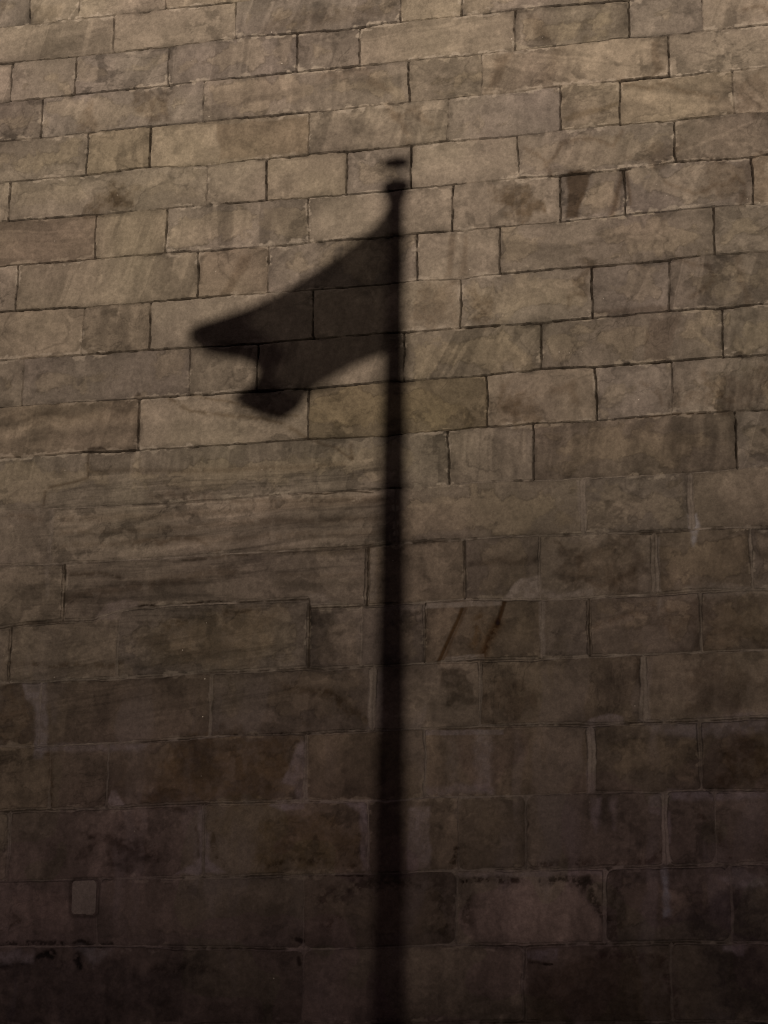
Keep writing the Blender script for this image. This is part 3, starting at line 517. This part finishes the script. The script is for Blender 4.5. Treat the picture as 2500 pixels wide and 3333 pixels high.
# clouds, stains, tide marks
cl = fbm(X * 2.3, Z * 2.3, 43, 5, .55); C *= (1 + (cl - .5) * .34)[:, None]
cm = fbm(X * 11, Z * 11, 44, 5, .65); C *= (1 + (cm - .5) * .32)[:, None]
cf = fbm(X * 42, Z * 42, 45, 3, .7); C *= (1 + (cf - .5) * .22)[:, None]
wpx = X + (fbm(X * 7, Z * 7, 81, 3) - .5) * .10; wpz = Z + (fbm(X * 7, Z * 7, 82, 3) - .5) * .10
td = d / .085 + (fbm(wpx * 5 + off * .37, wpz * 5.5 + off, 46, 6, .6) - .5) * 4.6
has = sstep(.42, .62, br(9) + .22 * sstep(-3.2, -1.6, X) - .1)
lvl = .70 + .5 * br(8)
outer = 1 - sstep(lvl - .30, lvl + .22, td)
ridge = np.exp(-((td - lvl) / .17) ** 2) * (.4 + 1.2 * sstep(.42, .6, cm))
C *= 1 - (has * outer)[:, None] * np.array([.16, .15, .10], np.float32)
C *= (1 - has * .20 * ridge)[:, None]
# mottled pitting and small dark scabs
sc_n = fbm(wpx * 9, wpz * 12, 83, 5, .62); sc_m = sstep(.50, .66, fbm(X * 1.9 + off * .2, Z * 1.9, 84, 3))
C *= (1 - .42 * sstep(.54, .66, sc_n) * sc_m * (.35 + .65 * br(11)))[:, None]
C *= (1 + .17 * sstep(.55, .68, fbm(wpx * 8, wpz * 8, 85, 5, .6)))[:, None]
# veins that follow the bedding of the stone
vn = fbm((s_al + (wpx - X)) * 2.2 + off, (s_ac + (wpz - Z) * .8) * 6.5 + off, 89, 5, .55)
vein = np.maximum(1 - np.abs(vn - .5) / .018, 0) + .6 * np.maximum(1 - np.abs(vn - .57) / .012, 0)
vmask = sstep(.35, .75, br(11)) * sstep(.42, .60, fbm(X * 2.1 + off, Z * 2.1, 90, 3))
C *= (1 - .30 * np.clip(vein, 0, 1) * vmask)[:, None]
pink = fbm(X * 1.7, Z * 1.7, 48, 3)
C *= np.stack([1 + (pink - .5) * .03, 1 - (pink - .5) * .03, 1 + (pink - .5) * .07], 1)
# drips down the wall
dr = fbm(X * 11 + (Z * .3 + off * .1), Z * 1.6, 49, 4); C *= (1 - .08 * sstep(.54, .72, dr) * (.4 + .6 * sstep(.4, .6, cl)))[:, None]
# pale mineral washes and darker damp runs on the lower, older courses
wash = fbm(X * 4.5 + (fbm(X * 3, Z * 3, 92, 3) - .5) * .5, Z * .85, 93, 5, .55)
lw2 = low_w * sstep(4.6, 3.9, Z)
C = mixc(C, (.285, .245, .225), lw2 * .42 * sstep(.54, .66, wash) * (.3 + .9 * sstep(.4, .6, cl)))
C *= (1 - lw2 * .20 * sstep(.46, .36, wash) * (.3 + .9 * sstep(.4, .6, cm)))[:, None]
damp = fbm(wpx * 3.2, wpz * 3.6, 94, 6, .62)
C *= (1 - low_w * .20 * sstep(.54, .64, damp))[:, None]
# worn, grimy and lime-washed edges
e_n = fbm(X * 6, Z * 6, 50, 4)
grime = (1 - sstep(.0, .020 + .085 * np.clip(e_n - .42, 0, 1) * 2.2, d)) * sstep(.40, .60, e_n + .25 * (br(10) - .5))
grime *= np.where(hid, 0, 1)
C *= (1 - .20 * grime)[:, None]
lime_n = fbm(X * 3.4, Z * 7, 51, 3) + .05 * sstep(-3.4, -1.8, X); lime_f = fbm(X * 24, Z * 40, 52, 4)
reach = .007 + .075 * np.clip(lime_f - .42, 0, 1)
lime = (1 - sstep(reach * .6, reach * 1.3, d_bed)) * sstep(.51, .60, lime_n) * sstep(.40, .52, lime_f)
lime_v = (1 - sstep(reach * .5, reach * 1.1, d_v)) * sstep(.56, .66, lime_n) * sstep(.42, .54, lime_f) * np.where(hid, 0, 1)
lime = np.maximum(lime, lime_v)
C = mixc(C, (.54, .47, .375), lime * .62 * (1 - .5 * low_w))
# the big slabs at lower left are bedded in long level bands
slab = sstep(5.36, 5.30, wz) * sstep(4.20, 4.45, Z) * sstep(-2.70, -2.85, X) * sstep(-5.0, -4.75, X)
slab = np.maximum(slab, .7 * sstep(4.45, 4.3, Z) * sstep(3.85, 4.0, Z) * sstep(-3.25, -3.35, X))
tiltz = Z - X * (.02 + .12 * sstep(4.7, 4.4, Z)) + (fbm(X * 1.6, Z * 3, 86, 4) - .5) * .045 + off * .2
bands = fbm(X * .5, tiltz * 11, 87, 6, .66); bfine = fbm(X * 2.4, tiltz * 42, 88, 4, .66)
C *= (1 - slab * (.25 * sstep(.48, .66, bands) + .22 * sstep(.5, .7, bfine) - .08 * sstep(.5, .3, bands)))[:, None]
def inside_poly(px, pz, poly):
    """signed distance, negative inside"""
    dd = np.full(len(px), 1e9, np.float32); s = np.ones(len(px), np.float32)
    n = len(poly)
    for i in range(n):
        ax, az = poly[i]; bx, b_z = poly[i - 1]
        ex, ez = bx - ax, b_z - az; qx, qz = px - ax, pz - az
        t = np.clip((qx * ex + qz * ez) / max(ex * ex + ez * ez, 1e-9), 0, 1)
        dd = np.minimum(dd, np.hypot(qx - ex * t, qz - ez * t))
        c1 = pz >= az; c2 = pz < b_z; c3 = ex * qz > ez * qx
        flip = (c1 & c2 & c3) | (~c1 & ~c2 & ~c3)
        s = np.where(flip, -s, s)
    return s * dd
def window(pts, pad):
    xa = min(p[0] for p in pts) - pad; xb = max(p[0] for p in pts) + pad
    za = min(p[1] for p in pts) - pad; zb = max(p[1] for p in pts) + pad
    i0, i1 = np.searchsorted(xs, [xa, xb]); j0, j1 = np.searchsorted(zs, [za, zb])
    return (np.arange(j0, j1)[:, None] * nx + np.arange(i0, i1)[None, :]).ravel()
g1 = fbm(X * 13, Z * 13, 61, 4) - .5; g2 = fbm(X * 13, Z * 13, 62, 4) - .5; g3 = fbm(X * 30, Z * 30, 63, 3); g4 = fbm(X * 26, Z * 26, 64, 4, .65)
for x, z, mul in TINTS:
    i = np.searchsorted(xs, x); j = np.searchsorted(zs, z)
    b = bid[min(j, nz - 1) * nx + min(i, nx - 1)]
    mk = bid == b
    mu = np.array(mul, np.float32); mu = mu.mean() + (mu - mu.mean()) * .40
    C[mk] *= 1 + (mu - 1) * .80
for poly, soft, wob, mul in AREAS:
    mul = np.array(mul); mul = mul.mean() + (mul - mul.mean()) * (.6 if poly[0][1] > 5 else .40); mul = 1 + (mul - 1) * 1.15; soft = soft * 1.1
    ix = window(poly, soft + wob + .02)
    if len(ix) == 0: continue
    dd = inside_poly(X[ix] + g1[ix] * wob * 3, Z[ix] + g2[ix] * wob * 3, poly)
    t = 1 - sstep(-soft * .6, soft * .6, dd)
    t = t * (.72 + .56 * sstep(.3, .7, g3[ix])) if wob > .02 else t
    C[ix] *= 1 + (np.array(mul, np.float32) - 1) * np.clip(t, 0, 1.15)[:, None]
for pts, w, wob, mul, brk in LINES:
    ix = window(pts, w + wob * 2 + .02)
    if len(ix) == 0: continue
    px_, pz_ = X[ix] + g1[ix] * wob * 2.4, Z[ix] + g2[ix] * wob * 2.4
    dd = np.full(len(ix), 9, np.float32)
    for (ax, az), (bx, b_z) in zip(pts, pts[1:]):
        ex, ez = bx - ax, b_z - az; qx, qz = px_ - ax, pz_ - az
        t = np.clip((qx * ex + qz * ez) / max(ex * ex + ez * ez, 1e-9), 0, 1)
        dd = np.minimum(dd, np.hypot(qx - ex * t, qz - ez * t))
    soft = mul[0] >= .50 and w > .010
    if soft: wob = wob * 1.5 + .006; w = w * 1.25
    hw = max(w * .5, .0035)
    t = np.exp(-(dd / (hw * 1.35)) ** 2) * .85 if soft else 1 - sstep(hw * .35, hw * 1.35, dd)
    if brk and pts[0][1] < 4.6: mul = np.array(mul) ** 1.15; t = t * (.35 + .75 * sstep(.42, .56, g4[ix]))
    if brk: t = t * sstep(.32, .52 + brk * .4, g3[ix] + .18 - brk * .2 + .35 * (n_open[ix] - .4))
    C[ix] *= 1 + (np.array(mul, np.float32) - 1) * t[:, None]
    if mul[0] < .6: relief[ix] -= t * min(.006, w * .35)
patch_mask = np.zeros(len(X), np.float32)
for poly, soft, wob, op, rgb in PATCHES:
    rgb = np.array(rgb) * np.array((1.02, .99, .97)); soft = soft * 1.4; op = op * 1.0
    ix = window(poly, soft + wob + .02)
    if len(ix) == 0: continue
    dd = inside_poly(X[ix] + g1[ix] * wob * 3, Z[ix] + g2[ix] * wob * 3, poly)
    t = (1 - sstep(-soft * .6, soft * .6, dd)) * op * (.60 + .5 * sstep(.35, .65, g3[ix]))
    shade = 1 + (cm[ix] - .5) * .4
    C[ix] = C[ix] + (np.array(rgb, np.float32) * shade[:, None] - C[ix]) * t[:, None]
    patch_mask[ix] = np.maximum(patch_mask[ix], t)
relief += patch_mask * .003

lum = C.mean(1); base_l = np.where(low_w > .5, lum[low_w > .5].mean(), lum[low_w <= .5].mean())
C *= np.clip((lum / base_l) ** .01, .80, 1.15)[:, None]
# joints: recess shade painted dark where open, mortar where filled
mort = np.array([(.335, .285, .235)], np.float32) * (1 - .10 * low_w[:, None]) * (1 + (cm - .5) * .5)[:, None]
fill = gap * (1 - np.clip(openn * 1.15, 0, 1)) * np.where(hid, .45, 1) * (.45 + .75 * sstep(.36, .58, fbm(X * 3.1, Z * 3.1, 91, 4)))
C = C + (mort - C) * np.clip(fill * .95, 0, 1)[:, None]
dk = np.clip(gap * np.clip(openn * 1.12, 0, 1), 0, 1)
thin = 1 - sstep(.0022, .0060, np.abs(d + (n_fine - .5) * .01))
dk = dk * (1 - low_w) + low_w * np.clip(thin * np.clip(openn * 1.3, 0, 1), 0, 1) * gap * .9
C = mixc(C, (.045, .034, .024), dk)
# broken dark hairline at the joint edge; shadow under the upper block painted in
hair = np.exp(-((d - half) / .0035) ** 2) * low_w * sstep(.48, .62, fbm(X * 3, Z * 3, 71, 3)) * np.where(hid, 0, 1)
C *= (1 - .55 * hair * np.where(d_up < d_dn, 1, .35))[:, None]
C *= (1 - .22 * chip)[:, None]
C *= 1 + (sstep(4.3, 2.9, Z) * (.6 + .8 * (pink > .5)))[:, None] * np.array([.02, -.045, .06], np.float32)  # purple of the ambient night light painted into the lower stones
C = np.clip(C, .012, .8)

# a small squared plug let into the wall
plug_d = inside_poly(X, Z, PLUG)
in_plug = plug_d < -.004
ring = np.exp(-((plug_d - .006) / .009) ** 2)
C *= (1 - .42 * ring)[:, None]; relief -= ring * .006

root_wall = empty('stone_wall', (0, 0, 0))
tag(root_wall, 'tall old wall of coursed tan sandstone blocks, floodlit at night and darker towards its foot', 'wall')

Y = -relief
vi = np.arange(nx * nz).reshape(nz, nx)
quads = np.stack([vi[:-1, :-1], vi[:-1, 1:], vi[1:, 1:], vi[1:, :-1]], -1).reshape(-1, 4)
jm = joint_mask & ~in_plug
qj = jm[quads].sum(1) >= 2
qp = in_plug[quads].all(1)
def grid_part(name, sel, mat, shift=0.0, skirt=False):
    q = quads[sel]
    used, qi = np.unique(q, return_inverse=True); qi = qi.reshape(-1, 4)
    me = bpy.data.meshes.new(name)
    me.vertices.add(len(used)); me.loops.add(qi.size); me.polygons.add(len(qi))
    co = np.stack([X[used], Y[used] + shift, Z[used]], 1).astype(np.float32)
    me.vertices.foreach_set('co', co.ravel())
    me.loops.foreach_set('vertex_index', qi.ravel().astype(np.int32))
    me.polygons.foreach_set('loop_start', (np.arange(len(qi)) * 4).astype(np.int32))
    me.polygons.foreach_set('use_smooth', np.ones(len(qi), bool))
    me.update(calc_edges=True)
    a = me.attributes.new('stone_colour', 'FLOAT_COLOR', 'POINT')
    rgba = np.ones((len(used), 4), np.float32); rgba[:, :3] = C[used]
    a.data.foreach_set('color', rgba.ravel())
    me.materials.append(mat); me.validate()
    return link(bpy.data.objects.new(name, me), root_wall)
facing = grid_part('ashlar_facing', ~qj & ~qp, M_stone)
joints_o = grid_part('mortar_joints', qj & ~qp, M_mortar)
if PLUG:
    C[in_plug] = np.array((.27, .215, .20), np.float32) * (1 + (cm[in_plug] - .5) * .3)[:, None]
    plug_o = grid_part('repair_stone', qp, M_stone, -.004)
    plug_o['label'] = 'small upright pale repair stone with rounded corners, let into a bigger block'
bm = bmesh.new(); add_box(bm, (X0, .06, Z0), (X1, 1.4, Z1)); obj('wall_core', bm, M_core, root_wall)
bm = bmesh.new(); add_box(bm, (X0 - .05, -.12, Z1), (X1 + .05, 1.5, Z1 + .22), .02); obj('coping', bm, M_step, root_wall)

# ------------------------------------------------------------------ ground
bm = bmesh.new()
bmesh.ops.create_grid(bm, x_segments=1, y_segments=1, size=400)
g = obj('ground', bm, plain('paving', (.06, .055, .05), .9, 0, 3, .3)); tag(g, kind='structure')

# ------------------------------------------------------------------ floodlight, pole and flag, all standing behind the photographer
LAMP = Vector((-2.0, -40.0, .60)); POLE_Y = -15.0
F_ = (POLE_Y - LAMP.y) / (0 - LAMP.y)
def to_pole(x, z): return (LAMP.x + (x - LAMP.x) * F_, LAMP.z + (z - LAMP.z) * F_)
shaft = [to_pole(*p) for p in SHAFT_SHADOW]
top_x, top_z = shaft[0]
px0 = shaft[-1][0] + (shaft[-1][0] - shaft[2][0]) * .2
fin_z = [to_pole(*p)[1] for p in FINIAL_SHADOW]

pole_root = empty('flagpole', (px0, POLE_Y, 0))
tag(pole_root, 'tapering flagpole with turned finial, known by its tall shadow on the sandstone wall', 'flagpole')
bm = bmesh.new()
prof = []
zt = fin_z[0]
steps = [(to_pole(0, z_)[1], r_) for z_, r_ in POLE_STEPS]      # a stout lower shaft, a slim topmast
prof = [(steps[0][1], .12)] + [(r_, z_) for z_, r_ in steps] + [(steps[-1][1], zt)]
add_lathe(bm, prof, 32)
sh = obj('shaft', bm, M_metal, pole_root, True)
lean = (top_x - px0)
for v in sh.data.vertices: v.co.x += lean * v.co.z / zt
bm = bmesh.new()
b0 = fin_z[0]
s_ = fin_z[1] - fin_z[0]
add_lathe(bm, [(.034, -.06), (.040, -.030), (.050, -.012), (.057, .004), (.058, .020), (.052, .036), (.034, .046), (.012, .050), (.0055, .054), (.0050, .076), (.018, .080), (.044, .085), (.058, .096), (.059, .112), (.046, .126), (.024, .134), (.004, .138)], 28, (lean, 0, b0 - .002))
obj('finial', bm, M_gilt, pole_root, True)
bm = bmesh.new(); add_lathe(bm, [(.30, 0), (.30, .06), (.27, .09), (.16, .11), (.10, .16), (.075, .22)], 32); obj('base', bm, M_dark, pole_root, True)
bm = bmesh.new(); add_box(bm, (-.012, -.085, 1.08), (.012, -.055, 1.24), .004); obj('cleat', bm, M_dark, pole_root)
bm = bmesh.new(); add_lathe(bm, [(.003, 1.1), (.003, zt - .1)], 8, (0, -.075, 0))
for v in bm.verts:
    if v.co.z > 2: v.co.y = -.042; v.co.x += lean
obj('halyard', bm, M_rope, pole_root)

# cloth: transmits a little through the weave, folds hang in several layers
mf, nt, N, K, P = new_mat('flag_cloth')
P.inputs['Base Color'].default_value = (.12, .03, .03, 1); P.inputs['Roughness'].default_value = .85
tcn = N.new('ShaderNodeTexCoord'); wv = N.new('ShaderNodeTexNoise'); wv.inputs['Scale'].default_value = 6
K.new(tcn.outputs['Object'], wv.inputs['Vector'])
rp = N.new('ShaderNodeValToRGB'); rp.color_ramp.elements[0].color = (.10, .022, .022, 1); rp.color_ramp.elements[1].color = (.15, .04, .035, 1)
K.new(wv.outputs[0], rp.inputs[0]); K.new(rp.outputs[0], P.inputs['Base Color'])
tr = N.new('ShaderNodeBsdfTransparent'); mx = N.new('ShaderNodeMixShader'); mx.inputs[0].default_value = WEAVE
K.new(P.outputs[0], mx.inputs[1]); K.new(tr.outputs[0], mx.inputs[2]); K.new(mx.outputs[0], N['Material Output'].inputs['Surface'])

def resample(pts, n):
    p = np.array(pts); s = np.r_[0, np.cumsum(np.hypot(*np.diff(p, axis=0).T))]; s /= s[-1]
    t = np.linspace(0, 1, n); return np.stack([np.interp(t, s, p[:, 0]), np.interp(t, s, p[:, 1])], 1)
NS, NT = 96, 64
mp = lambda pts: [to_pole(*p) for p in pts]
ft = resample(mp(FLAG_TOP_SHADOW), NS); fb = resample(mp(FLAG_BOTTOM_SHADOW), NS)
fh = resample(mp(FLAG_HOIST_SHADOW), NT); ff = resample(mp(FLAG_FLY_SHADOW), NT)
def pick(a, t):
    f = min(max(t, 0), 1) * (len(a) - 1); i = int(f); k = min(len(a) - 1, i + 1); f -= i
    return a[i] * (1 - f) + a[k] * f
bm = bmesh.new(); rows = []
for i in range(NS):
    s = i / (NS - 1); r = []
    for j in range(NT):
        t = j / (NT - 1)
        # the cloth doubles back on itself towards the fly: extra layers, so a darker shadow
        sf = float(np.interp(s, [0, .58, .78, 1], [0, .985, .80, 1]))
        a, b, l, rr = pick(ft, sf), pick(fb, sf), pick(fh, t), pick(ff, t)
        chord = lambda e0, e1: (1 - t) * e0 + t * e1
        x, z = chord(a, b) + (1 - sf) ** 2 * (l - chord(ft[0], fb[0])) + sf ** 3.2 * (rr - chord(ft[-1], fb[-1]))
        y = .040 * math.sin(s * 9 + t * 2.2) * min(1, s * 4) + .05 * math.cos(s * 17) * max(0, s - .45) + .012 * math.sin(t * 14 + s * 11) * s
        # keep the outline while the cloth swings towards or away from the lamp
        k_ = (POLE_Y + y - LAMP.y) / (POLE_Y - LAMP.y)
        r.append(bm.verts.new((LAMP.x + (x - LAMP.x) * k_ - px0, y, LAMP.z + (z - LAMP.z) * k_)))
    rows.append(r)
for a, b in zip(rows, rows[1:]):
    for j in range(NT - 1): bm.faces.new((a[j], b[j], b[j + 1], a[j + 1]))
fl = obj('flag', bm, mf, None, True)
fl.location = (px0, POLE_Y, 0)
tag(fl, 'limp flag hanging from the flagpole, known by its drooping two-tailed shadow on the wall', 'flag')
for q in (ft[0], fb[0]):
    bm = bmesh.new()
    add_box(bm, (-.012, -.005, -.008), (.016, .005, .008), .003)
    bmesh.ops.translate(bm, verts=bm.verts, vec=(q[0] - px0, 0, q[1]))
    obj('toggle', bm, M_rope, fl)

lr = empty('floodlight', (LAMP.x, LAMP.y, 0)); tag(lr, 'low floodlight on a bracket that lights the sandstone wall', 'floodlight')
aim = Vector((-.022, 1, math.tan(math.radians(39.5))))
rot = aim.to_track_quat('-Z', 'Y')
def placed(name, bm, mat, smooth=False):
    o = obj(name, bm, mat, lr, smooth); o.location = (0, 0, LAMP.z); o.rotation_mode = 'QUATERNION'; o.rotation_quaternion = rot; return o
bm = bmesh.new(); add_lathe(bm, [(.05, .30), (.12, .28), (.16, .18), (.17, .06), (.185, .05), (.185, .03), (.15, .03), (.10, .14)], 32); placed('housing', bm, M_dark, True)
for sx in (-.225, .195):
    bm = bmesh.new(); add_box(bm, (sx, -.03, .10), (sx + .03, .03, .16), .004); placed('pivot', bm, M_dark)
bm = bmesh.new(); add_box(bm, (-.24, -.04, .0), (.24, .04, .05), .005); add_box(bm, (-.26, -.03, .05), (-.235, .03, .80), .004); add_box(bm, (.235, -.03, .05), (.26, .03, .80), .004); obj('bracket', bm, M_dark, lr)
ld = bpy.data.lights.new('flood_lamp', 'SPOT')
ld.energy = LAMP_W; ld.color = LAMP_RGB; ld.shadow_soft_size = LAMP_R; ld.spot_size = 2 * math.radians(LAMP_HALF); ld.spot_blend = 1.0
lo = link(bpy.data.objects.new('flood_lamp', ld), lr); lo.location = (0, 0, LAMP.z); lo.rotation_mode = 'QUATERNION'; lo.rotation_quaternion = rot

# ------------------------------------------------------------------ night sky
w = bpy.data.worlds.new('World'); scene.world = w; w.use_nodes = True
N, K = w.node_tree.nodes, w.node_tree.links
sky = N.new('ShaderNodeTexSky'); sky.sky_type = 'NISHITA'; sky.sun_disc = False
sky.sun_elevation = math.radians(-3.0); sky.sun_rotation = math.radians(180)
glow = N.new('ShaderNodeMix'); glow.data_type = 'RGBA'; glow.blend_type = 'ADD'; glow.inputs[0].default_value = 1
K.new(sky.outputs[0], glow.inputs[6]); glow.inputs[7].default_value = (*NIGHT, 1)      # the town's own glow in the night sky
K.new(glow.outputs[2], N['Background'].inputs['Color']); N['Background'].inputs['Strength'].default_value = .06

# ------------------------------------------------------------------ camera
cd = bpy.data.cameras.new('camera'); cam = link(bpy.data.objects.new('camera', cd))
r_, u_, f_ = Vector(CAM_RIGHT), Vector(CAM_UP), Vector(CAM_FWD)
m = Matrix((r_, u_, -f_)).transposed().to_4x4(); m.translation = (0, -12, 1.6)
cam.matrix_world = m
cd.sensor_fit = 'VERTICAL'; cd.sensor_height = 24; cd.lens = LENS; cd.clip_start = .05; cd.clip_end = 1500
scene.camera = cam

scene.view_settings.view_transform = 'Standard'; scene.view_settings.look = 'None'
scene.view_settings.exposure = 0; scene.view_settings.gamma = 1
scene.cycles.max_bounces = 4
scene.cycles.pixel_filter_type = 'BLACKMAN_HARRIS'; scene.cycles.filter_width = 1.0
